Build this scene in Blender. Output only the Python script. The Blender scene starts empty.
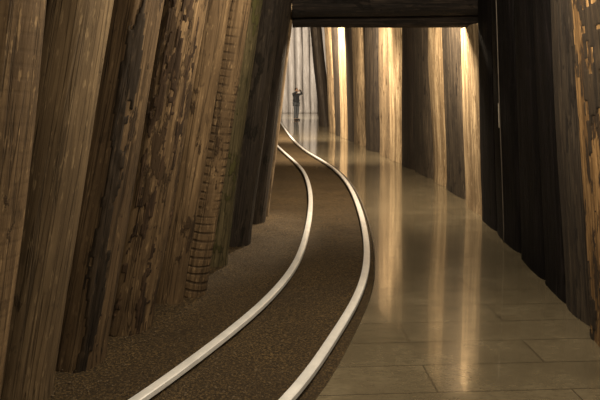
import bpy, bmesh, math, random
from mathutils import Vector, Matrix, noise, Euler

F, CX, HY, H = 600.0, 300.0, 88.0, 1.8          # focal length, principal point, eye level, eye height
sc = bpy.context.scene
col = sc.collection
rnd = random.Random(7)

def ground(px, py, z=0.0):
    y = F * (H - z) / (py - HY)
    return Vector(((px - CX) * y / F, y, z))

# ------------------------------------------------------------------ helpers
def link(o, parent=None):
    col.objects.link(o)
    if parent: o.parent = parent
    return o

def mesh_obj(name, verts, faces, mat, parent=None, smooth=True):
    me = bpy.data.meshes.new(name)
    me.from_pydata([tuple(v) for v in verts], [], faces)
    me.update()
    if smooth:
        for p in me.polygons: p.use_smooth = True
    if mat: me.materials.append(mat)
    return link(bpy.data.objects.new(name, me), parent)

def bm_obj(name, bm, mat, parent=None, smooth=True):
    me = bpy.data.meshes.new(name); bm.to_mesh(me); bm.free()
    if smooth:
        for p in me.polygons: p.use_smooth = True
    me.materials.append(mat)
    return link(bpy.data.objects.new(name, me), parent)

def tag(o, label, cat, group=None, kind=None):
    o['label'] = label; o['category'] = cat
    if group: o['group'] = group
    if kind: o['kind'] = kind
    return o

def structure(o, label, cat):
    o['kind'] = 'structure'; o['label'] = label; o['category'] = cat
    return o

def interp(pts, t):
    """Catmull-Rom style smooth interpolation of (t, value) pairs, clamped-linear outside."""
    if t <= pts[0][0]:
        (a, va), (b, vb) = pts[0], pts[1]
        return va + (vb - va) * (t - a) / (b - a)
    if t >= pts[-1][0]:
        (a, va), (b, vb) = pts[-2], pts[-1]
        return vb + (vb - va) * (t - b) / (b - a)
    for i in range(len(pts) - 1):
        if pts[i][0] <= t <= pts[i + 1][0]:
            a, va = pts[i]; b, vb = pts[i + 1]
            def slope(k):
                k0, k1 = max(k - 1, 0), min(k + 1, len(pts) - 1)
                return (pts[k1][1] - pts[k0][1]) / (pts[k1][0] - pts[k0][0])
            h = b - a; s = (t - a) / h
            m0, m1 = slope(i) * h, slope(i + 1) * h
            return ((2*s**3 - 3*s*s + 1) * va + (s**3 - 2*s*s + s) * m0
                    + (-2*s**3 + 3*s*s) * vb + (s**3 - s*s) * m1)

# ------------------------------------------------------------------ materials
class NT:
    def __init__(self, name):
        self.m = bpy.data.materials.new(name); self.m.use_nodes = True
        self.t = self.m.node_tree; self.n = self.t.nodes; self.l = self.t.links
        self.b = self.n['Principled BSDF']
    def add(self, typ, **kw):
        nd = self.n.new(typ)
        for k, v in kw.items(): setattr(nd, k, v)
        return nd
    def link(self, a, b): self.l.new(a, b)
    def coord(self, scale, loc=(0, 0, 0), rot=(0, 0, 0)):
        tc = self.add('ShaderNodeTexCoord'); mp = self.add('ShaderNodeMapping')
        mp.inputs['Scale'].default_value = scale; mp.inputs['Location'].default_value = loc
        mp.inputs['Rotation'].default_value = rot
        self.link(tc.outputs['Object'], mp.inputs['Vector'])
        return mp.outputs['Vector']
    def noise(self, vec, scale, detail=4, rough=.6, dist=0.0):
        nd = self.add('ShaderNodeTexNoise')
        nd.inputs['Scale'].default_value = scale; nd.inputs['Detail'].default_value = detail
        nd.inputs['Roughness'].default_value = rough; nd.inputs['Distortion'].default_value = dist
        self.link(vec, nd.inputs['Vector'])
        return nd.outputs['Fac']
    def ramp(self, fac, stops):
        nd = self.add('ShaderNodeValToRGB'); cr = nd.color_ramp
        while len(cr.elements) < len(stops): cr.elements.new(.5)
        for e, (p, c) in zip(cr.elements, stops):
            e.position = p
            e.color = (c, c, c, 1) if isinstance(c, (int, float)) else (*c, 1)
        self.link(fac, nd.inputs['Fac'])
        return nd.outputs['Color']
    def mix(self, fac, a, b, mode='MIX'):
        nd = self.add('ShaderNodeMix', data_type='RGBA', blend_type=mode)
        for i, v in ((0, fac), (6, a), (7, b)):
            if isinstance(v, (int, float)): nd.inputs[i].default_value = v
            elif isinstance(v, tuple): nd.inputs[i].default_value = (*v, 1)
            else: self.link(v, nd.inputs[i])
        return nd.outputs[2]
    def math(self, op, a, b=0.0):
        nd = self.add('ShaderNodeMath', operation=op)
        for i, v in ((0, a), (1, b)):
            if isinstance(v, (int, float)): nd.inputs[i].default_value = v
            else: self.link(v, nd.inputs[i])
        return nd.outputs[0]
    def bump(self, height, strength, dist=.01, prev=None):
        nd = self.add('ShaderNodeBump')
        nd.inputs['Strength'].default_value = strength; nd.inputs['Distance'].default_value = dist
        self.link(height, nd.inputs['Height'])
        if prev: self.link(prev, nd.inputs['Normal'])
        return nd.outputs['Normal']

def wood(name, dark, base, light, seed=0, patch=None, patch_thr=.56, patch_z=.35, patch_scale=7.0,
         ladder=0.0, rough=.85, crack=.55, axis='Z', spec=.25, streaks=.8, soft=0.0):
    """Debarked round timber: grain along the log, checks, stains, optional bark stains and cross cuts."""
    k = NT(name)
    off = (seed * 3.17, seed * 1.73, seed * 5.31)
    def sc_(s): return {'Z': (1, 1, s), 'X': (s, 1, 1)}[axis]
    g = k.noise(k.coord(sc_(.045), off), 34, 6, .65, .2)
    c = k.ramp(g, [(.36 - .08 * soft, dark), (.50, base), (.66 + .09 * soft, light)])
    big = k.noise(k.coord(sc_(.30), off), 3.2, 5, .6)
    c = k.mix(k.ramp(big, [(.34, .75), (.62, 0.0)]), c, dark)
    streak = k.noise(k.coord(sc_(.05), (off[2], off[1], off[0])), 5.5, 4, .55)
    c = k.mix(k.ramp(streak, [(.40, streaks), (.56, 0.0)]), c, dark)
    fleck = k.noise(k.coord(sc_(.22), off), 42, 3, .6)
    c = k.mix(k.math('MULTIPLY', k.ramp(fleck, [(.60, 0.0), (.68, 1.0)]), .5), c, light)
    blot = k.noise(k.coord(sc_(.4), (off[1], off[2], off[0])), 19, 4, .6)
    c = k.mix(k.math('MULTIPLY', k.ramp(blot, [(.60, 0.0), (.66, 1.0)]), .65), c, dark)
    height = g
    if patch:
        pn = k.noise(k.coord(sc_(patch_z), (off[2], off[0], off[1])), patch_scale, 7, .68)
        pm = k.ramp(pn, [(patch_thr - .012, 0.0), (patch_thr + .022, 1.0)])
        c = k.mix(pm, c, patch)
        height = k.math('ADD', g, k.math('MULTIPLY', pm, .9))
    cr = k.noise(k.coord(sc_(.018), off), 21, 3, .5, .35)
    crm = k.ramp(k.math('ABSOLUTE', k.math('SUBTRACT', cr, .5)), [(.0, 1.0), (.022, 0.0)])
    c = k.mix(k.math('MULTIPLY', crm, crack), c, tuple(v * .25 for v in dark))
    height = k.math('SUBTRACT', height, k.math('MULTIPLY', crm, .6))
    if ladder > 0:
        wv = k.add('ShaderNodeTexWave', wave_type='BANDS', bands_direction='Z')
        wv.inputs['Scale'].default_value = 4.3; wv.inputs['Distortion'].default_value = 2.2
        wv.inputs['Detail'].default_value = 3; wv.inputs['Detail Scale'].default_value = 1.6
        k.link(k.coord((.35, .35, 1), off), wv.inputs['Vector'])
        lm = k.ramp(wv.outputs['Fac'], [(.0, 1.0), (.30, 0.0)])
        lmask = k.ramp(k.noise(k.coord((1, 1, .3), off), 4.0, 2), [(.38, 0.0), (.52, 1.0)])
        lm = k.math('MULTIPLY', k.math('MULTIPLY', lm, lmask), ladder)
        c = k.mix(lm, c, tuple(v * .45 for v in dark))
        height = k.math('SUBTRACT', height, k.math('MULTIPLY', lm, .8))
    k.link(c, k.b.inputs['Base Color'])
    k.b.inputs['Roughness'].default_value = rough
    k.b.inputs['Specular IOR Level'].default_value = spec
    k.link(k.bump(height, .8, .014), k.b.inputs['Normal'])
    return k.m

def plain(name, rgb, rough=.6, metal=0.0, var=.25, scale=12):
    k = NT(name)
    n = k.noise(k.coord((1, 1, 1)), scale, 4)
    c = k.ramp(n, [(.3, tuple(v * (1 - var) for v in rgb)), (.7, tuple(v * (1 + var) for v in rgb))])
    k.link(c, k.b.inputs['Base Color'])
    k.b.inputs['Roughness'].default_value = rough; k.b.inputs['Metallic'].default_value = metal
    return k.m

def earth_mat():
    k = NT('packed_grit')
    v = k.coord((1, 1, 1))
    a = k.noise(v, 1.6, 5, .6); b = k.noise(v, 60, 5, .75); d = k.noise(v, 190, 3, .7)
    c = k.ramp(b, [(.32, (.009, .0055, .002)), (.5, (.042, .027, .011)), (.64, (.18, .118, .050))])
    c = k.mix(k.ramp(a, [(.35, .55), (.65, 0.0)]), c, (.032, .020, .009))
    c = k.mix(k.math('MULTIPLY', k.ramp(d, [(.62, 0.0), (.7, 1.0)]), .4), c, (.20, .15, .085))
    k.link(c, k.b.inputs['Base Color'])
    k.b.inputs['Roughness'].default_value = .8; k.b.inputs['Specular IOR Level'].default_value = .3
    n1 = k.bump(b, .9, .02); k.link(k.bump(d, .6, .006, n1), k.b.inputs['Normal'])
    return k.m

def walkway_mat():
    k = NT('wet_slabs')
    br = k.add('ShaderNodeTexBrick', offset=.5, squash=1.0)
    br.inputs['Scale'].default_value = 1.0
    br.inputs['Mortar Size'].default_value = .006; br.inputs['Mortar Smooth'].default_value = .4
    br.inputs['Brick Width'].default_value = 1.62; br.inputs['Row Height'].default_value = .35
    br.inputs['Color1'].default_value = (.4, .4, .4, 1); br.inputs['Color2'].default_value = (.6, .6, .6, 1)
    br.inputs['Mortar'].default_value = (0, 0, 0, 1)
    k.link(k.coord((1, 1, 1), (-.19, .0, 0), (0, 0, math.radians(-3))), br.inputs['Vector'])
    v = k.coord((1, 1, 1))
    a = k.noise(v, 2.2, 6, .62); b = k.noise(k.coord((.5, 1.6, 1)), 26, 5, .65)
    c = k.ramp(a, [(.3, (.10, .082, .052)), (.55, (.145, .120, .077)), (.75, (.21, .178, .118))])
    c = k.mix(k.math('MULTIPLY', k.ramp(b, [(.4, 1.0), (.62, 0.0)]), .5), c, (.085, .068, .044))
    c = k.mix(.35, c, br.outputs['Color'], 'OVERLAY')
    c = k.mix(k.math('MULTIPLY', br.outputs['Fac'], .4), c, (.030, .024, .016))
    k.link(c, k.b.inputs['Base Color'])
    r = k.ramp(k.noise(k.coord((.6, 1.5, 1)), 5.5, 5, .6), [(.34, .10), (.7, .22)])
    k.link(r, k.b.inputs['Roughness'])
    k.b.inputs['IOR'].default_value = 1.5; k.b.inputs['Specular IOR Level'].default_value = .75
    k.b.inputs['Coat Weight'].default_value = .7; k.b.inputs['Coat Roughness'].default_value = .05
    hb = k.math('SUBTRACT', k.math('MULTIPLY', b, .25), k.math('MULTIPLY', br.outputs['Fac'], 1.0))
    n1 = k.bump(hb, .25, .006)
    k.link(k.bump(k.noise(k.coord((.5, 2.2, 1)), 7, 2), .06, .01, n1), k.b.inputs['Normal'])
    return k.m

def rail_mat():
    k = NT('polished_rail')
    s = k.noise(k.coord((1, 1, 1)), 9, 4)
    c = k.ramp(s, [(.3, (.80, .80, .80)), (.7, (.93, .93, .93))])
    k.link(c, k.b.inputs['Base Color'])
    k.b.inputs['Metallic'].default_value = .35
    k.link(k.ramp(s, [(.3, .30), (.7, .42)]), k.b.inputs['Roughness'])
    return k.m

M_EARTH = earth_mat(); M_WALK = walkway_mat(); M_RAIL = rail_mat()
M_RUST = plain('dark_rail_steel', (.06, .045, .035), .6, .6)
M_LAG = wood('lagging', (.010, .008, .006), (.024, .018, .012), (.040, .030, .020), 2, rough=.95)
M_ROOF = wood('roof_timber', (.014, .011, .008), (.036, .027, .018), (.06, .045, .03), 4, axis='X', rough=.95)
M_BARK = wood('dark_bark', (.013, .009, .006), (.036, .024, .014), (.075, .050, .028), 5, rough=.95)
M_BARK_RED = wood('reddish_bark', (.020, .012, .007), (.055, .032, .017), (.12, .072, .038), 6, rough=.95)

# ------------------------------------------------------------------ plan of the tunnel
rail_right_px = [(283.5,126.5),(292.5,138.5),(306,150.5),(322.5,160),(337.4,170.5),(349.4,185),(357,201),
                 (362.5,218),(367,245),(366,270),(355.5,300),(333,335),(310.5,370),(288,397)]
rail_left_px = [(279.6,147.5),(292.5,159),(302.4,168.5),(308.4,182),(310.8,197),(310,213),(307,230),
                (297.5,260),(275,290),(245,317.5),(200,352.5),(160,381),(137.5,399)]
ZR = .03
def path(px):
    p = sorted((ground(a, b, ZR).y, ground(a, b, ZR).x) for a, b in px)
    return p
RR = path(rail_right_px); RL = path(rail_left_px)
RR = [(-.6, -2.35), (1.6, -1.05)] + RR + [(34, -1.25), (46, -2.6)]
RL = [(-.6, -3.55), (1.6, -2.05)] + RL + [(22.5, -1.2), (30, -2.1), (46, -4.0)]
base_px = [(318,122),(330,131.7),(365,147.5),(381,155),(420,173),(431,178.5),(453,192),(463,199),(470,206),
           (483,219),(508,242),(566,303),(588,327)]
WR = sorted((ground(a, b).y, ground(a, b).x) for a, b in base_px)
WR = [(-.6, 1.5), (2.5, 1.93)] + WR + [(38, 1.35), (46, 2.3)]
WL = [(-.6, -1.75), (2.8, -1.72), (3.4, -1.66), (3.9, -1.52), (4.46, -1.34), (5.1, -1.14), (6.0, -.90), (6.84, -.77), (8.06, -.66),
      (9.5, -.85), (13, -1.5), (18, -2.4), (26, -3.6), (46, -6.0)]
def ceil_z(y): return 3.22 if y < 8.95 else 2.62 + .1 * y
def smooth(pts):
    out = []
    y = -.6
    while y < 46:
        sg = .14 + .045 * max(y, 0); tw = tx = 0
        for k in range(-8, 9):
            w_ = math.exp(-.5 * (k / 4) ** 2); tw += w_; tx += w_ * interp(pts, y + sg * k / 4)
        out.append((y, tx / tw)); y += .1 + .02 * max(y, 0)
    return out
RR, RL = smooth(RR), smooth(RL)
ZB = -.035                                           # track bed

# ------------------------------------------------------------------ setting
def edge(y): return .075 + .06 * max(0, min(1, (6.2 - y) / 2.6))
def walkway():
    vs, fs = [], []
    ys = [-.6 + i * .25 for i in range(int(46.2 / .25))]
    for y in ys:
        a = interp(RR, y) + edge(y) * math.hypot(1, (interp(RR, y + .1) - interp(RR, y - .1)) / .2)
        b = interp(WR, y) + .75
        for x, z in ((a, ZB - .1), (a, -.012), (a + .012, 0), (b, 0)): vs.append((x, y, z))
    for i in range(len(ys) - 1):
        for j in range(3):
            p = i * 4 + j; fs.append((p, p + 1, p + 5, p + 4))
    o = mesh_obj('floor', vs, fs, M_WALK, smooth=False)
    structure(o, 'wet glossy slab walkway beside the track', 'walkway')
walkway()

def bed():
    vs, fs = [], []
    ys, y = [], -.6
    while y < 46: ys.append(y); y += .03 if 3 < y < 11 else .2
    n = 74
    for y in ys:
        a = interp(WL, y) - .45
        b = interp(RR, y) + (edge(y) + .02) * math.hypot(1, (interp(RR, y + .1) - interp(RR, y - .1)) / .2)
        for j in range(n):
            x = a + (b - a) * j / (n - 1)
            z = ZB + .014 * noise.noise((x * 3, y * 3, 0)) + .007 * noise.noise((x * 16, y * 16, 4)) + .004 * noise.noise((x * 40, y * 40, 9))
            z += .05 * max(0, 1 - (x - a) / .75) ** 2
            vs.append((x, y, z))
    for i in range(len(ys) - 1):
        for j in range(n - 1):
            p = i * n + j; fs.append((p, p + 1, p + n + 1, p + n))
    o = mesh_obj('track_bed', vs, fs, M_EARTH)
    structure(o, 'dark brown packed grit bed under the rails', 'ground')
bed()

def grit():
    vs, fs = [], []
    r = random.Random(3)
    for _ in range(9000):
        y = 2.9 + 11 * r.random() ** 1.9
        a = interp(WL, y) - .1; b = interp(RR, y) + .10
        x = a + (b - a) * r.random()
        if abs(x - interp(RR, y)) < .06 or abs(x - interp(RL, y)) < .06: continue
        s = .0025 + .006 * r.random() ** 2.5
        z = ZB + .014 * noise.noise((x * 3, y * 3, 0)) + .007 * noise.noise((x * 16, y * 16, 4)) + .05 * max(0, 1 - (x - a + -.35 + .35) / .75) ** 2 * .6
        k = len(vs)
        for d in ((1,0,0),(0,1,0),(-1,0,0),(0,-1,0),(0,0,.8),(0,0,-.6)):
            vs.append((x + s * d[0] * r.uniform(.7, 1.5), y + s * d[1] * r.uniform(.7, 1.5), z + s * d[2] * r.uniform(.6, 1.2)))
        for t in ((0,1,4),(1,2,4),(2,3,4),(3,0,4),(1,0,5),(2,1,5),(3,2,5),(0,3,5)): fs.append(tuple(k + q for q in t))
    o = mesh_obj('loose_grit', vs, fs, plain('grit_stone', (.085, .060, .033), .85, 0, .5, 40), smooth=False)
    tag(o, 'loose brown grit strewn over the track bed around the rails', 'grit', kind='stuff')
grit()

def lining(name, xs, lean, off, side, label):
    """Rough timber lagging behind the props, leaning with them."""
    vs, fs = [], []
    ys = [-.6 + i * .3 for i in range(156)]
    nz = 14
    for y in ys:
        top = ceil_z(y) + .15
        for j in range(nz + 1):
            z = -.2 + (top + .2) * j / nz
            x = interp(xs, y) + off + lean * z + .03 * noise.noise((y * 1.5, z * 1.5, off))
            vs.append((x, y, z))
    for i in range(len(ys) - 1):
        for j in range(nz):
            p = i * (nz + 1) + j; fs.append((p, p + 1, p + nz + 2, p + nz + 1))
    o = mesh_obj(name, vs, fs, M_LAG)
    structure(o, label, 'wall')
lining('wall_left', WL, -.0 + .14, -.46, 'L', 'dark lagging behind the leaning left props')
lining('wall_right', WR, -.07, .72, 'R', 'dark lagging behind the right props')

def roof():
    vs, fs = [], []
    ys = [-.6, 2, 4, 6, 8, 8.94, 8.95] + [9 + i for i in range(38)]
    for y in ys:
        for x in (-7, -2, 0, 2, 4): vs.append((x, y, ceil_z(y) + .03 * noise.noise((x, y, 1))))
    for i in range(len(ys) - 1):
        for j in range(4):
            p = i * 5 + j; fs.append((p, p + 1, p + 6, p + 5))
    structure(mesh_obj('ceiling', vs, fs, M_ROOF, smooth=False), 'dark timber roof of the tunnel', 'ceiling')
roof()
def end_wall(name, y, x0, x1, z1, mat, label):
    vs = [(x0, y, -.3), (x1, y, -.3), (x1, y, z1), (x0, y, z1), (x0, y + .2, -.3), (x1, y + .2, -.3), (x1, y + .2, z1), (x0, y + .2, z1)]
    fs = [(0,1,2,3),(7,6,5,4),(0,4,5,1),(1,5,6,2),(2,6,7,3),(3,7,4,0)]
    structure(mesh_obj(name, vs, fs, mat, smooth=False), label, 'wall')
end_wall('wall_back', 43.75, -7, 4, 7.4, wood('pale_lagging', (.16,.13,.10), (.26,.22,.18), (.34,.29,.24), 9), 'lagging at the far end of the tunnel')
end_wall('wall_front', -.95, -7, 4, 3.3, M_LAG, 'lagging behind the viewpoint')

# ------------------------------------------------------------------ timber props
def log_surface(r0, r1, length, seed, rough=1.0, notch=0.0, bend=.03, flat=None):
    # flat = (half width along the wall, direction of the wall): split timbers, broad and shallow
    if flat:
        fa, (tx, ty) = flat[0] / r0, flat[1]
    def s(th, z, off=0.0):
        t = z / length
        r = r0 + (r1 - r0) * t
        cx, cy = math.cos(th), math.sin(th)
        w = (1 + .075 * rough * noise.noise((cx * 1.1 + seed, cy * 1.1, z * .45))
             + .040 * rough * noise.noise((cx * 3 + seed, cy * 3, z * .9))
             + .022 * rough * noise.noise((cx * 9 + seed, cy * 9, z * .55)))
        r = r * w
        if t < .06: r *= 1 + .05 * (1 - t / .06)
        if notch > 0:
            q = (z / .068 + .35 * noise.noise((cx * 2, cy * 2, z * 3 + seed))) % 1.0
            m = max(0, min(1, (noise.noise((cx * 1.2, cy * 1.2 + seed, z * .5)) + .25) * 3))
            if q < .28: r -= notch * m * math.sin(q / .28 * math.pi)
        r += off
        if flat:
            e = (abs(cx) ** flat[2] + abs(cy) ** flat[2]) ** (-1 / flat[2])
            u, v = r * cx * fa * e, r * cy * e
            px, py = u * tx - v * ty, u * ty + v * tx
        else: px, py = r * cx, r * cy
        bx = bend * noise.noise((seed * 2.3, 0, z * .35)) - bend * noise.noise((seed * 2.3, 0, 0))
        by = bend * noise.noise((0, seed * 1.9, z * .35)) - bend * noise.noise((0, seed * 1.9, 0))
        return Vector((px + bx, py + by, z))
    return s

def make_log(name, r0, r1, length, seed, mat, nt=56, nz=90, **kw):
    s = log_surface(r0, r1, length, seed, **kw)
    vs = [s(2 * math.pi * i / nt, length * j / nz) for j in range(nz + 1) for i in range(nt)]
    fs = [(j * nt + i, j * nt + (i + 1) % nt, (j + 1) * nt + (i + 1) % nt, (j + 1) * nt + i) for j in range(nz) for i in range(nt)]
    fs.append(tuple(reversed(range(nt)))); fs.append(tuple(range(nz * nt, nz * nt + nt)))
    return mesh_obj(name, vs, fs, mat), s

def add_bark(parent, s, length, mask, mat, thick=.009, nt=110, nz=300, name='bark'):
    """Remnant bark standing proud of the log where mask(theta, z) is positive."""
    sel = set()
    for j in range(nz):
        for i in range(nt):
            if mask(2 * math.pi * (i + .5) / nt, length * (j + .5) / nz) > 0: sel.add((i, j))
    idx, vs, fs = {}, [], []
    def vert(i, j):
        i %= nt
        if (i, j) not in idx:
            full = all(((i - a) % nt, j - b) in sel for a in (0, 1) for b in (0, 1))
            th, z = 2 * math.pi * i / nt, length * j / nz
            o = thick * (.75 + .5 * noise.noise((math.cos(th) * 9, math.sin(th) * 9, z * 9))) if full else -.004
            idx[(i, j)] = len(vs); vs.append(s(th, z, o))
        return idx[(i, j)]
    for i, j in sorted(sel): fs.append((vert(i, j), vert(i + 1, j), vert(i + 1, j + 1), vert(i, j + 1)))
    return mesh_obj(name, vs, fs, mat, parent)

def place(o, x, y, z, slope):
    o.location = (x, y, z); o.rotation_euler = (0, math.atan(slope), 0)

W = {   # dark, base, light of each kind of timber
 'oak':    ((.045,.028,.014), (.130,.083,.042), (.26,.175,.092)),
 'brown':  ((.035,.022,.012), (.100,.064,.033), (.20,.135,.072)),
 'bark_free': ((.055,.037,.020), (.135,.092,.050), (.23,.165,.092)),
 'amber':  ((.075,.040,.014), (.24,.140,.055), (.42,.26,.12)),
 'olive':  ((.032,.026,.012), (.085,.066,.032), (.16,.125,.062)),
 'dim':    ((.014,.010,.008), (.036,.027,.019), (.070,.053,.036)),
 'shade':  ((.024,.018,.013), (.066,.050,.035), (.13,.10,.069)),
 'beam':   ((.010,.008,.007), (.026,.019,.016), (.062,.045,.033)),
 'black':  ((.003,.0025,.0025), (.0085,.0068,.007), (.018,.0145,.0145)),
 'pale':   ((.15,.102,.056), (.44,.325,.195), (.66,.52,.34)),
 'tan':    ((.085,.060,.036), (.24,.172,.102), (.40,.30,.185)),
 'grey':   ((.20,.165,.13), (.31,.265,.215), (.40,.345,.285)),
}

# left wall: base span (px), base y, middle at the top of the frame, wood, label
left = [
 (-82,-16,470,  8,'oak',  'thick ridged brown prop at the far left edge of the photo, cut off by it', dict(ladder=.12)),
 (-14, 45,405, 82,'bark_free','broad smooth grey-brown leaning prop, second from the left edge', dict()),
 ( 49,101,366,139,'brown','leaning prop with a dark bark strip down its middle and a pale splintered side', dict()),
 (102,149,331,184,'oak',  'leaning prop mottled all over with flaking reddish bark, right of the bark-striped one', dict()),
 (152,181,303,215,'oak',  'slim leaning prop with long straight grain, between the mottled and the ladder-cut props', dict()),
 (178,205,295,238,'oak',  'leaning prop scored with ladder-like horizontal cuts', dict(ladder=.65)),
 (205,226,267,252,'olive','thin mossy greenish leaning prop just beyond the ladder-cut one', dict()),
 (222,249,246,268,'dim',  'dark leaning prop second from the inner end of the left row', dict()),  # this and the next: light fading along the row put into dark wood
 (240,264,223,281,'dim',  'broad dark leaning prop at inner end of left row, before the added lit-edge post', dict()),
 (256,268,216,288,'tan',  'slim pale post added as the lit right edge of the broad dark left-row prop', dict()),  # added pale post, stands for light on the broad prop's right edge
]
GL = 'leaning timber props along the left wall'
logs_left = []
for i, (xl, xr, yb, xt, kind, lab, extra) in enumerate(left):
    y = F * (H - ZB) / (yb - HY); r = (xr - xl) * y / F / 2
    yc = y + r * .5
    x0 = ((xl + xr) / 2 - CX) * yc / F
    zt = H + HY * yc / F
    slope = ((xt - CX) * yc / F - x0) / (zt - ZB)
    L = (ceil_z(yc) - .05 - ZB) / math.cos(math.atan(slope))
    m = wood('timber_left_%d' % i, *W[kind], seed=i + 1,
             patch={'oak': (.040,.024,.012), 'brown': (.032,.020,.011), 'bark_free': ((.055,.037,.020), (.135,.092,.050), (.23,.165,.092)),
 'amber':  ((.075,.040,.014), (.24,.140,.055), (.42,.26,.12)),
 'olive': (.05,.045,.014), 'tan': (.05,.03,.015), 'bark_free': (.06,.04,.022), 'shade': (.012,.009,.006), 'dim': (.012,.009,.006)}[kind],
             patch_thr=(.60, .66, .60, .56, .61, .62, .56, .6, .6, .58)[i], streaks=.3, soft=1.6, **extra)
    o, s = make_log('timber_prop', r * (1.14 if i < 2 else 1.06), r * (1.08 if i < 2 else 1.0), L, i * 7.3 + 1, m, nt=72, nz=150, rough=(1.3 if i in (0, 2) else 1.0), notch=.004 if i == 5 else 0)
    place(o, x0, yc, ZB - .01, slope)
    tag(o, lab, 'timber prop', GL)
    logs_left.append((o, s, L, r))

# bark remnants on the striped and the mottled prop
o, s, L, r = logs_left[2]
def mask_strip(th, z):
    d = (th - math.radians(-62) + math.pi) % (2 * math.pi) - math.pi
    c = .22 * noise.noise((1, 3, z * 1.4))
    return .30 + .20 * noise.noise((z * 2.2, 5, 1)) - abs(d - c) + .25 * noise.noise((math.cos(th) * 9, math.sin(th) * 9, z * 6))
add_bark(o, s, L, mask_strip, M_BARK, .014)['label'] = 'dark strip of bark'
o, s, L, r = logs_left[3]
def mask_flake(th, z):
    p = (math.cos(th) * 2.6, math.sin(th) * 2.6, z * 3.3)
    return (noise.noise((p[0] * 1.3, p[1] * 1.3, p[2] * .5 + 3)) + .65 * noise.noise((p[0] * 3.2, p[1] * 3.2, p[2] * 2.0)) + .35 * noise.noise((p[0] * 8, p[1] * 8, p[2] * 6)) - .02
            - .3 * max(0, math.cos(th - math.radians(-10)) - .55))
add_bark(o, s, L, mask_flake, M_BARK_RED, .008)['label'] = 'flaking reddish bark'

# right wall: base span (px), top span middle (px) at height py, wood, label
right = [
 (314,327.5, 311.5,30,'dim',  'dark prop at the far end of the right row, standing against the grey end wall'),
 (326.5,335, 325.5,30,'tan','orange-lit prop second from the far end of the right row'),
 (334.5,339.5, 333,30,'dim','narrow dark strip added as shaded left side of the far bright cream prop'),  # dark log added as the shaded flank of the cream prop
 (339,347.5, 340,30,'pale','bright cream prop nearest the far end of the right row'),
 (347,353.5, 346.5,30,'dim','narrow dark strip added as shaded left side of the tan prop'),  # shade on the tan prop's left half, built as its own dark log
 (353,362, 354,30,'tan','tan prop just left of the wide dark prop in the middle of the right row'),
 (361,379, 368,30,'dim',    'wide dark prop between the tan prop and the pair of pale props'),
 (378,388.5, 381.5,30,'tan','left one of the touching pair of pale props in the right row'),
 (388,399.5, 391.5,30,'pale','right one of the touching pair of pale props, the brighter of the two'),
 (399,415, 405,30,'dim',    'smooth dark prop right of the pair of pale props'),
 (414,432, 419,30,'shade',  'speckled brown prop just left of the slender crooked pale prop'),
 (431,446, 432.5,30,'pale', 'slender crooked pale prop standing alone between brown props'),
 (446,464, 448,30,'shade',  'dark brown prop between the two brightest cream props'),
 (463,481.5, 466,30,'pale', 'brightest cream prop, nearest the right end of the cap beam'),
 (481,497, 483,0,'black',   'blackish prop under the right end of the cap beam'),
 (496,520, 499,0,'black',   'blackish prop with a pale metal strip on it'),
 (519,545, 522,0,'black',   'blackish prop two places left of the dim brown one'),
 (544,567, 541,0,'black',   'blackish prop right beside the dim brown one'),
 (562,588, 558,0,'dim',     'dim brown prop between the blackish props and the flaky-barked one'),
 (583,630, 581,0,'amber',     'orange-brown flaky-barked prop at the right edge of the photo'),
]
GR = 'timber props along the right wall'
inv = sorted((px, ground(px, py).y) for px, py in base_px)
inv = [(a, b) for a, b in inv] + [(630, 3.80)]
logs_right = []
for i, (xl, xr, xt, pyt, kind, lab) in enumerate(right):
    mid = (xl + xr) / 2
    # the span meets the wall line at these two depths
    def meet(px):
        y = 3.0
        while interp(WR, y) / y > (px - CX) / F and y < 45: y += .01
        return Vector((interp(WR, y), y))
    pa, pb = meet(xr), meet(xl)
    t = (pb - pa); seg = t.length; t.normalize()
    pm = meet(mid)
    r = min(.5 * (xr - xl) * pm.y / F, .28)
    half = max(r, min(seg * .5, .75))
    nrm = Vector((t.y, -t.x))
    if nrm.x < 0: nrm = -nrm
    cen = pm + nrm * r * .8
    x0, yc = cen.x, cen.y
    zt = H + (HY - pyt) * yc / F
    slope = ((xt - mid) * yc / F) / zt
    L = (ceil_z(yc - half) - .04 + .02) / math.cos(math.atan(slope))
    if i == 13: L = 2.73 / math.cos(math.atan(slope))      # carries the end of the cap beams
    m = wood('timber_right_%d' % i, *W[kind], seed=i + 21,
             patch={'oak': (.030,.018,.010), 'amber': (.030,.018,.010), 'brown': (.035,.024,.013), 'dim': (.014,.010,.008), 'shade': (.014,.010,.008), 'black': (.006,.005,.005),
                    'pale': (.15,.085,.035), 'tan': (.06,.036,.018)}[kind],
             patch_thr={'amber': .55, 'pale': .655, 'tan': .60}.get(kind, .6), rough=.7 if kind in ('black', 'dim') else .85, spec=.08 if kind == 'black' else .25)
    bend = .10 if i == 11 else .03
    o, s = make_log('timber_prop', r * 1.05, r * .97, L, i * 5.1 + 60, m, nt=72, nz=100, bend=bend, rough=1.3 if i in (11, 19) else .9,
                    flat=(half, (t.x, t.y), 3.2 if kind in ('black', 'shade') else 2.0) if half > r * 1.15 else None)
    place(o, x0, yc, -.02, slope)
    tag(o, lab, 'timber prop', GR)
    logs_right.append((o, s, L, r, x0, yc, slope))
o, s, L, r = logs_right[19][:4]
def mask_flake2(th, z):
    p = (math.cos(th) * 1.6, math.sin(th) * 1.6, z * 1.6)
    return noise.noise((p[0] * 1.6 + 4, p[1] * 1.6, p[2] * .7)) + .6 * noise.noise((p[0] * 4, p[1] * 4, p[2] * 2.6)) + .4 * noise.noise((p[0] * 9, p[1] * 9, p[2] * 6)) - .16
add_bark(o, s, L, mask_flake2, M_BARK, .010)['label'] = 'dark flaking bark'

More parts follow.
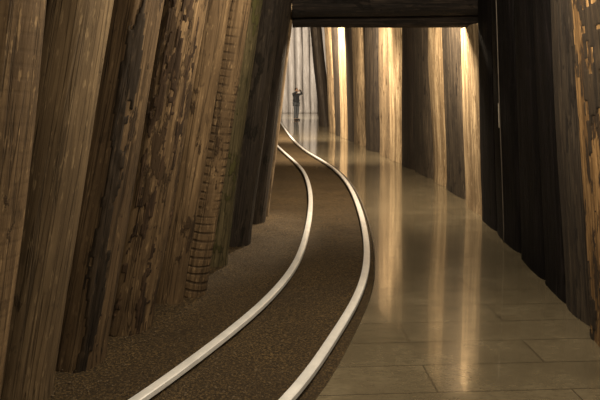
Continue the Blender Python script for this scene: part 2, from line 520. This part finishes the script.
# far end wall of pale timber
far = [(283.5, 'tall pale grey prop in the far end wall, partly hidden by the left row'),
       (291, 'tall pale grey prop in the far end wall, just left of the standing person'),
       (298.3, 'tall pale grey prop in the far end wall, directly behind the standing person'),
       (305.5, 'tall pale grey prop in the far end wall, just right of the standing person'),
       (312.7, 'tall pale grey prop in the far end wall, next to the right row')]
for i, (px, lab) in enumerate(far):
    y = 43.2
    m = wood('timber_far_%d' % i, *W['grey'], seed=i + 51)
    o, s = make_log('timber_prop', .25, .235, ceil_z(y - .3) - .03, i * 3.7 + 200, m, nt=40, nz=60)
    place(o, (px + 1.5 - CX) * y / F, y, -.02, -.018)
    tag(o, lab, 'timber prop', 'pale props of the far end wall')

# cap beams lying across the tunnel
def beam(x0, x1, y, z, r, seed, kind, lab):
    m = wood('beam_%d' % seed, *W[kind], seed=seed, axis='Z', patch=(.010,.008,.007), patch_thr=.58)
    o, s = make_log('cap_beam', r, r * .97, x1 - x0, seed * 1.7, m, nt=64, nz=90, bend=.02, rough=.7)
    o.location = (x0, y, z); o.rotation_euler = (0, math.pi / 2, 0)
    tag(o, lab, 'beam', 'cap beams across the tunnel')
beam(-.11, 2.9, 8.40, 2.965, .172, 71, 'beam', 'thick dark cap beam across the tunnel, the nearer and upper one')
beam(-.11, 2.9, 8.75, 2.84, .15, 73, 'beam', 'dark cap beam tucked behind and below the nearer one')

# thin pale strip on the blackish prop, and a slim rod standing at its foot
o13, s13, L13, r13, x13, y13, sl13 = logs_right[15]
def on_log(z, th, out):         # world point on that prop, th in radians
    p = s13(th, z + .02, out)
    a = math.atan(sl13)
    return Vector((x13 + p.x * math.cos(a) + p.z * math.sin(a), y13 + p.y, -.02 + p.z * math.cos(a) - p.x * math.sin(a)))
def facing(z, px):              # angle at which the side towards the track is seen at bearing px
    eye, best = Vector((0, 0, H)), None
    for k in range(720):
        th = math.pi * k / 360
        p, q = on_log(z, th, 0), on_log(z, th, .03)
        if (q - eye).length < (p - eye).length:
            e = abs(CX + F * p.x / p.y - px)
            if best is None or e < best[0]: best = (e, th)
    return best[1]
def tube(name, pts, r, mat, parent=None, n=8):
    vs, fs = [], []
    for i, p in enumerate(pts):
        d = (pts[min(i + 1, len(pts) - 1)] - pts[max(i - 1, 0)]).normalized()
        u = d.orthogonal().normalized(); w = d.cross(u)
        if i: # keep frame steady
            u = (pu - d * pu.dot(d)).normalized(); w = d.cross(u)
        pu = u
        for k in range(n):
            a = 2 * math.pi * k / n
            vs.append(p + u * r * math.cos(a) + w * r * math.sin(a))
    for i in range(len(pts) - 1):
        for k in range(n): fs.append((i * n + k, i * n + (k + 1) % n, (i + 1) * n + (k + 1) % n, (i + 1) * n + k))
    fs.append(tuple(reversed(range(n)))); fs.append(tuple(range(len(vs) - n, len(vs))))
    return mesh_obj(name, vs, fs, mat, parent)
M_STRIP = plain('pale_strip', (.42, .38, .32), .4, .3)
M_ROD = plain('dull_rod', (.09, .075, .06), .5, .4)
pts = [on_log(1.34 + .29 * i / 6, facing(1.5, 499), .004) for i in range(7)]
tag(tube('metal_strip', pts, .011, M_STRIP), 'short thin pale vertical strip on a blackish prop right of the beam end', 'strip')
pts = [on_log(.0 + 2.95 * i / 20, facing(.05, 504.5), .010) for i in range(21)]
pts[0].z = .0
tag(tube('cable', pts, .007, M_ROD), 'thin vertical cable running down a blackish prop to the wet floor', 'cable')

# ------------------------------------------------------------------ rails
HEAD = [(-.034,.118),(-.034,.090),(-.029,.084),(-.010,.078),(.010,.078),(.029,.084),(.034,.090),(.034,.118),(.027,.1235),(.010,.1255),(-.010,.1255),(-.027,.1235)]
WEB = [(-.010,.080),(-.009,.030),(-.016,.018),(-.050,.010),(-.050,0),(.050,0),(.050,.010),(.016,.018),(.009,.030),(.010,.080)]
def sweep(name, ptsf, prof, y0, y1, z, mat, parent):
    n, vs, fs = len(prof), [], []
    step = .06; cnt = int((y1 - y0) / step) + 1
    for i in range(cnt):
        y = y0 + i * step
        x = interp(ptsf, y); dx = (interp(ptsf, y + .15) - interp(ptsf, y - .15)) / .3
        nx, ny = 1 / math.hypot(1, dx), -dx / math.hypot(1, dx)
        for a, b in prof: vs.append((x + a * nx, y + a * ny, z + b))
    for i in range(cnt - 1):
        for k in range(n): fs.append((i * n + k, (i + 1) * n + k, (i + 1) * n + (k + 1) % n, i * n + (k + 1) % n))
    fs.append(tuple(range(n))); fs.append(tuple(reversed(range(len(vs) - n, len(vs)))))
    o = mesh_obj(name, vs, fs, mat, parent, smooth=False)
    bm = bmesh.new(); bm.from_mesh(o.data); bmesh.ops.recalc_face_normals(bm, faces=bm.faces); bm.to_mesh(o.data); bm.free()
    return o
for pts_, lab, y1 in ((RL, 'left rail, curving away from the leaning log wall', 43.0), (RR, 'right rail, curving along the edge of the wet walkway', 43.0)):
    e = link(bpy.data.objects.new('rail', None)); tag(e, lab, 'rail', 'rails of the mine track')
    y0 = .5
    e.location = (0, 0, 0)
    sweep('rail_head', pts_, HEAD, y0, y1, ZR - .1255, M_RAIL, e)['label'] = 'polished bright rail head'
    sweep('rail_web', pts_, WEB, y0, y1, ZR - .1255, M_RUST, e)['label'] = 'dark rusty web and foot'

# ------------------------------------------------------------------ person taking a photograph
def skin_mesh(verts, edges, radii, levels=2, root=0):
    me = bpy.data.meshes.new('tmp'); me.from_pydata([tuple(v) for v in verts], edges, [])
    ob = link(bpy.data.objects.new('tmp', me))
    md = ob.modifiers.new('skin', 'SKIN'); md.use_smooth_shade = True
    for i, sv in enumerate(me.skin_vertices[0].data):
        r = radii[i]; sv.radius = r if isinstance(r, tuple) else (r, r); sv.use_root = (i == root)
    sb = ob.modifiers.new('sub', 'SUBSURF'); sb.levels = levels; sb.render_levels = levels
    bpy.context.view_layer.update()
    dg = bpy.context.evaluated_depsgraph_get()
    out = bpy.data.meshes.new_from_object(ob.evaluated_get(dg))
    bpy.data.objects.remove(ob); bpy.data.meshes.remove(me)
    bm = bmesh.new(); bm.from_mesh(out); bpy.data.meshes.remove(out)
    return bm

def merge(dst, src):
    me = bpy.data.meshes.new('m'); src.to_mesh(me); src.free(); dst.from_mesh(me); bpy.data.meshes.remove(me)

def remesh(bm, size):
    me = bpy.data.meshes.new('r'); bm.to_mesh(me); bm.free()
    ob = link(bpy.data.objects.new('r', me))
    md = ob.modifiers.new('r', 'REMESH'); md.mode = 'VOXEL'; md.voxel_size = size
    sm = ob.modifiers.new('s', 'SMOOTH'); sm.factor = .4; sm.iterations = 3
    bpy.context.view_layer.update()
    out = bpy.data.meshes.new_from_object(ob.evaluated_get(bpy.context.evaluated_depsgraph_get()))
    bpy.data.objects.remove(ob); bpy.data.meshes.remove(me)
    b2 = bmesh.new(); b2.from_mesh(out); bpy.data.meshes.remove(out)
    return b2

def ellipsoid(c, r, seg=24):
    bm = bmesh.new(); bmesh.ops.create_uvsphere(bm, u_segments=seg, v_segments=seg // 2 + 2, radius=1)
    bmesh.ops.scale(bm, vec=r, verts=bm.verts); bmesh.ops.translate(bm, vec=c, verts=bm.verts)
    return bm

V = Vector
J = {'pel': V((0,0,.95)), 'waist': V((0,.005,1.10)), 'chest': V((0,.01,1.30)), 'nb': V((0,.02,1.475)), 'neck': V((0,.0,1.55)), 'skull': V((0,-.02,1.66))}
for sgn, q in ((-1, 'l'), (1, 'r')):
    J['hip'+q] = V((.095*sgn, 0, .91)); J['kn'+q] = V((.105*sgn, -.015, .50)); J['an'+q] = V((.11*sgn, .03, .085)); J['toe'+q] = V((.13*sgn, -.15, .035)); J['heel'+q] = V((.11*sgn, .06, .04))
    J['sh'+q] = V((.185*sgn, .01, 1.43)); J['el'+q] = V((.375*sgn, -.07, 1.47)); J['wr'+q] = V((.135*sgn, -.215, 1.615)); J['pa'+q] = V((.085*sgn, -.255, 1.645))
def build(names, edges, radii, root=None):
    ix = {n: i for i, n in enumerate(names)}
    return skin_mesh([J[n] for n in names], [(ix[a], ix[b]) for a, b in edges], [radii[n] for n in names], 2, ix[root or names[0]])
R_ = {'pel': (.15,.11), 'waist': (.13,.095), 'chest': (.155,.11), 'nb': .075, 'neck': .055, 'skull': .07}
for q in 'lr': R_.update({'hip'+q: .085, 'kn'+q: .055, 'an'+q: .038, 'toe'+q: .03, 'heel'+q: .033, 'sh'+q: .06, 'el'+q: .043, 'wr'+q: .027, 'pa'+q: (.036,.02)})
names = ['pel','waist','chest','nb','neck','skull'] + [a + q for q in 'lr' for a in ('hip','kn','an','toe','sh','el','wr','pa')]
edges = [('pel','waist'),('waist','chest'),('chest','nb'),('nb','neck'),('neck','skull')]
for q in 'lr': edges += [('pel','hip'+q),('hip'+q,'kn'+q),('kn'+q,'an'+q),('an'+q,'toe'+q),('chest','sh'+q),('sh'+q,'el'+q),('el'+q,'wr'+q),('wr'+q,'pa'+q)]
body = build(names, edges, R_)
merge(body, ellipsoid((0, -.015, 1.695), (.074, .096, .108)))      # skull
merge(body, ellipsoid((0, -.075, 1.625), (.046, .038, .042), 16))  # jaw
merge(body, ellipsoid((0, -.116, 1.672), (.012, .018, .026), 12))  # nose
merge(body, ellipsoid((0, -.103, 1.632), (.024, .012, .010), 12))  # lips
for sgn in (-1, 1): merge(body, ellipsoid((.075*sgn, .0, 1.675), (.010, .02, .032), 12))
for sgn in (-1, 1):                                               # five separate fingers each hand, curled round the camera
    base = J['par' if sgn > 0 else 'pal']
    for k in range(4):
        z = base.z + .030 - .019 * k; ln = (.9, 1.0, .95, .75)[k]
        p0 = V((base.x + .004*sgn, base.y + .01, z)); p1 = V((base.x - .004*sgn, base.y - .035*ln, z + .003))
        p2 = V((base.x - .028*sgn*ln, base.y - .052*ln, z)); p3 = V((base.x - .050*sgn*ln, base.y - .048*ln, z - .002))
        merge(body, skin_mesh([p0, p1, p2, p3], [(0,1),(1,2),(2,3)], [.010,.009,.0085,.0075], 1))
    p0 = V((base.x + .01*sgn, base.y + .03, base.z - .02)); p1 = V((base.x - .018*sgn, base.y + .018, base.z - .042)); p2 = V((base.x - .045*sgn, base.y - .0, base.z - .044))
    merge(body, skin_mesh([p0, p1, p2], [(0,1),(1,2)], [.012,.010,.009], 1))
body = remesh(body, .006)
M_SKIN = plain('skin', (.42, .27, .19), .55, 0, .08)
M_JACKET = plain('jacket_cloth', (.040, .043, .050), .8); M_TROUSER = plain('trouser_cloth', (.095, .105, .12), .85)
M_HAIR = plain('hair', (.03, .022, .016), .6); M_SHOE = plain('shoe_leather', (.02, .018, .017), .5); M_CAM = plain('camera_black', (.02, .02, .022), .4)
person = bm_obj('person', body, M_SKIN)
tag(person, 'person in dark jacket and grey trousers standing far down the tunnel, raising a camera', 'person')
RJ = {'pel': (.175,.135), 'waist': (.155,.12), 'chest': (.175,.13), 'nb': .095}
for q in 'lr': RJ.update({'sh'+q: .078, 'el'+q: .058, 'wr'+q: .040, 'hip'+q: .11})
J['hem'] = V((0, .0, .84)); RJ['hem'] = (.185,.145)
je = [('hem','pel'),('pel','waist'),('waist','chest'),('chest','nb')]
for q in 'lr': je += [('chest','sh'+q),('sh'+q,'el'+q),('el'+q,'wr'+q)]
jk = build(['pel','hem','waist','chest','nb'] + [a + q for q in 'lr' for a in ('sh','el','wr')], je, RJ)
bm_obj('jacket', remesh(jk, .01), M_JACKET, person)
RT = {'pel': (.155,.118)}
for q in 'lr': RT.update({'hip'+q: .105, 'kn'+q: .076, 'an'+q: .062})
te = [e for q in 'lr' for e in (('pel','hip'+q),('hip'+q,'kn'+q),('kn'+q,'an'+q))]
tr = build(['pel'] + [a + q for q in 'lr' for a in ('hip','kn','an')], te, RT)
bm_obj('trousers', remesh(tr, .01), M_TROUSER, person)
for q in 'lr':
    J['bk'] = J['heel'+q]; sh = skin_mesh([J['heel'+q] + V((0,.01,0)), J['heel'+q] + V((0,-.08,.012)), J['toe'+q] + V((0,-.03,0))], [(0,1),(1,2)], [(.044,.042),(.046,.048),(.043,.033)], 2)
    bm_obj('shoe', sh, M_SHOE, person)
hb = ellipsoid((0, .008, 1.712), (.083, .098, .103))
bmesh.ops.bisect_plane(hb, geom=list(hb.verts) + list(hb.edges) + list(hb.faces), plane_co=(0, -.045, 1.70), plane_no=(0, -.85, -.5), clear_outer=True)
bm_obj('hair', hb, M_HAIR, person)
M_EYE = plain('eye', (.05, .04, .035), .2)
for sgn in (-1, 1): bm_obj('eye', ellipsoid((.031*sgn, -.100, 1.693), (.013, .011, .009), 12), M_EYE, person)
p_loc = ground(296.3, 120.2); rot = math.radians(48)
person.location = p_loc; person.rotation_euler = (0, 0, rot)

def box(c, d, bev=.008):
    bm = bmesh.new(); bmesh.ops.create_cube(bm, size=1)
    bmesh.ops.scale(bm, vec=d, verts=bm.verts); bmesh.ops.translate(bm, vec=c, verts=bm.verts)
    bmesh.ops.bevel(bm, geom=list(bm.edges), offset=bev, segments=2, affect='EDGES')
    return bm
camb = box((0, -.245, 1.655), (.125, .05, .085)); merge(camb, box((0, -.245, 1.706), (.05, .045, .03), .006))
cam_o = bm_obj('photo_camera', camb, M_CAM, smooth=False)
lens = bmesh.new(); bmesh.ops.create_cone(lens, cap_ends=True, segments=24, radius1=.034, radius2=.031, depth=.075)
bmesh.ops.rotate(lens, cent=(0,0,0), matrix=Matrix.Rotation(math.radians(90), 3, 'X'), verts=lens.verts)
bmesh.ops.translate(lens, vec=(0, -.303, 1.652), verts=lens.verts)
bm_obj('lens', lens, M_CAM, cam_o)
cam_o.location = p_loc; cam_o.rotation_euler = (0, 0, rot)
tag(cam_o, 'small black camera held up to the face of the standing person', 'camera')

# ------------------------------------------------------------------ light
def lamp(name, loc, power, colr, size, target=None, spot=None, blend=.6):
    d = bpy.data.lights.new(name, 'SPOT' if spot else 'POINT'); d.energy = power; d.color = colr; d.shadow_soft_size = size
    if spot: d.spot_size = math.radians(spot); d.spot_blend = blend
    o = link(bpy.data.objects.new(name, d)); o.location = loc
    if target: o.rotation_euler = (Vector(target) - Vector(loc)).to_track_quat('-Z', 'Y').to_euler()
    return o
WARM = (1.0, .80, .55); MID = (1.0, .84, .61); COOL = (1.0, .95, .88)
lamp('lamp_near', (.6, 3.8, 3.04), 340, MID, .12)
lamp('fill_front', (.6, .7, 2.98), 270, MID, .12)  # added frontal fill above the viewpoint, no fixture known here
lamp('lamp_beam', (1.5, 9.12, 3.28), 950, WARM, .22)
lamp('lamp_hall', (.35, 14.2, 3.85), 2600, WARM, .2, (1.4, 20, .6), 136, .6)
lamp('lamp_hall', (-.3, 20.3, 4.45), 4800, WARM, .2, (.7, 26, .8), 136, .6)
lamp('fill_edge', (1.4, 10.3, 3.3), 900, WARM, .1, (-.45, 8.5, 1.3), 44, .6)  # added unseen spot, brightens the pale edge post of the left row
lamp('lamp_far', (-.7, 35.8, 5.4), 5600, COOL, .15, (.2, 41.5, .0), 140, .5)
w = bpy.data.worlds.new('World'); sc.world = w; w.use_nodes = True
w.node_tree.nodes['Background'].inputs[0].default_value = (.5, .42, .35, 1); w.node_tree.nodes['Background'].inputs[1].default_value = .01

# ------------------------------------------------------------------ camera
cd = bpy.data.cameras.new('camera'); cd.sensor_width = 36; cd.lens = 36; cd.shift_y = -112 / 600; cd.clip_end = 200
co = link(bpy.data.objects.new('camera', cd)); co.location = (0, 0, H); co.rotation_euler = (math.pi / 2, 0, 0)
sc.camera = co
vs = sc.view_settings
vs.view_transform = 'Standard'; vs.look = 'None'; vs.gamma = 1; vs.use_curve_mapping = False; vs.exposure = 0.0
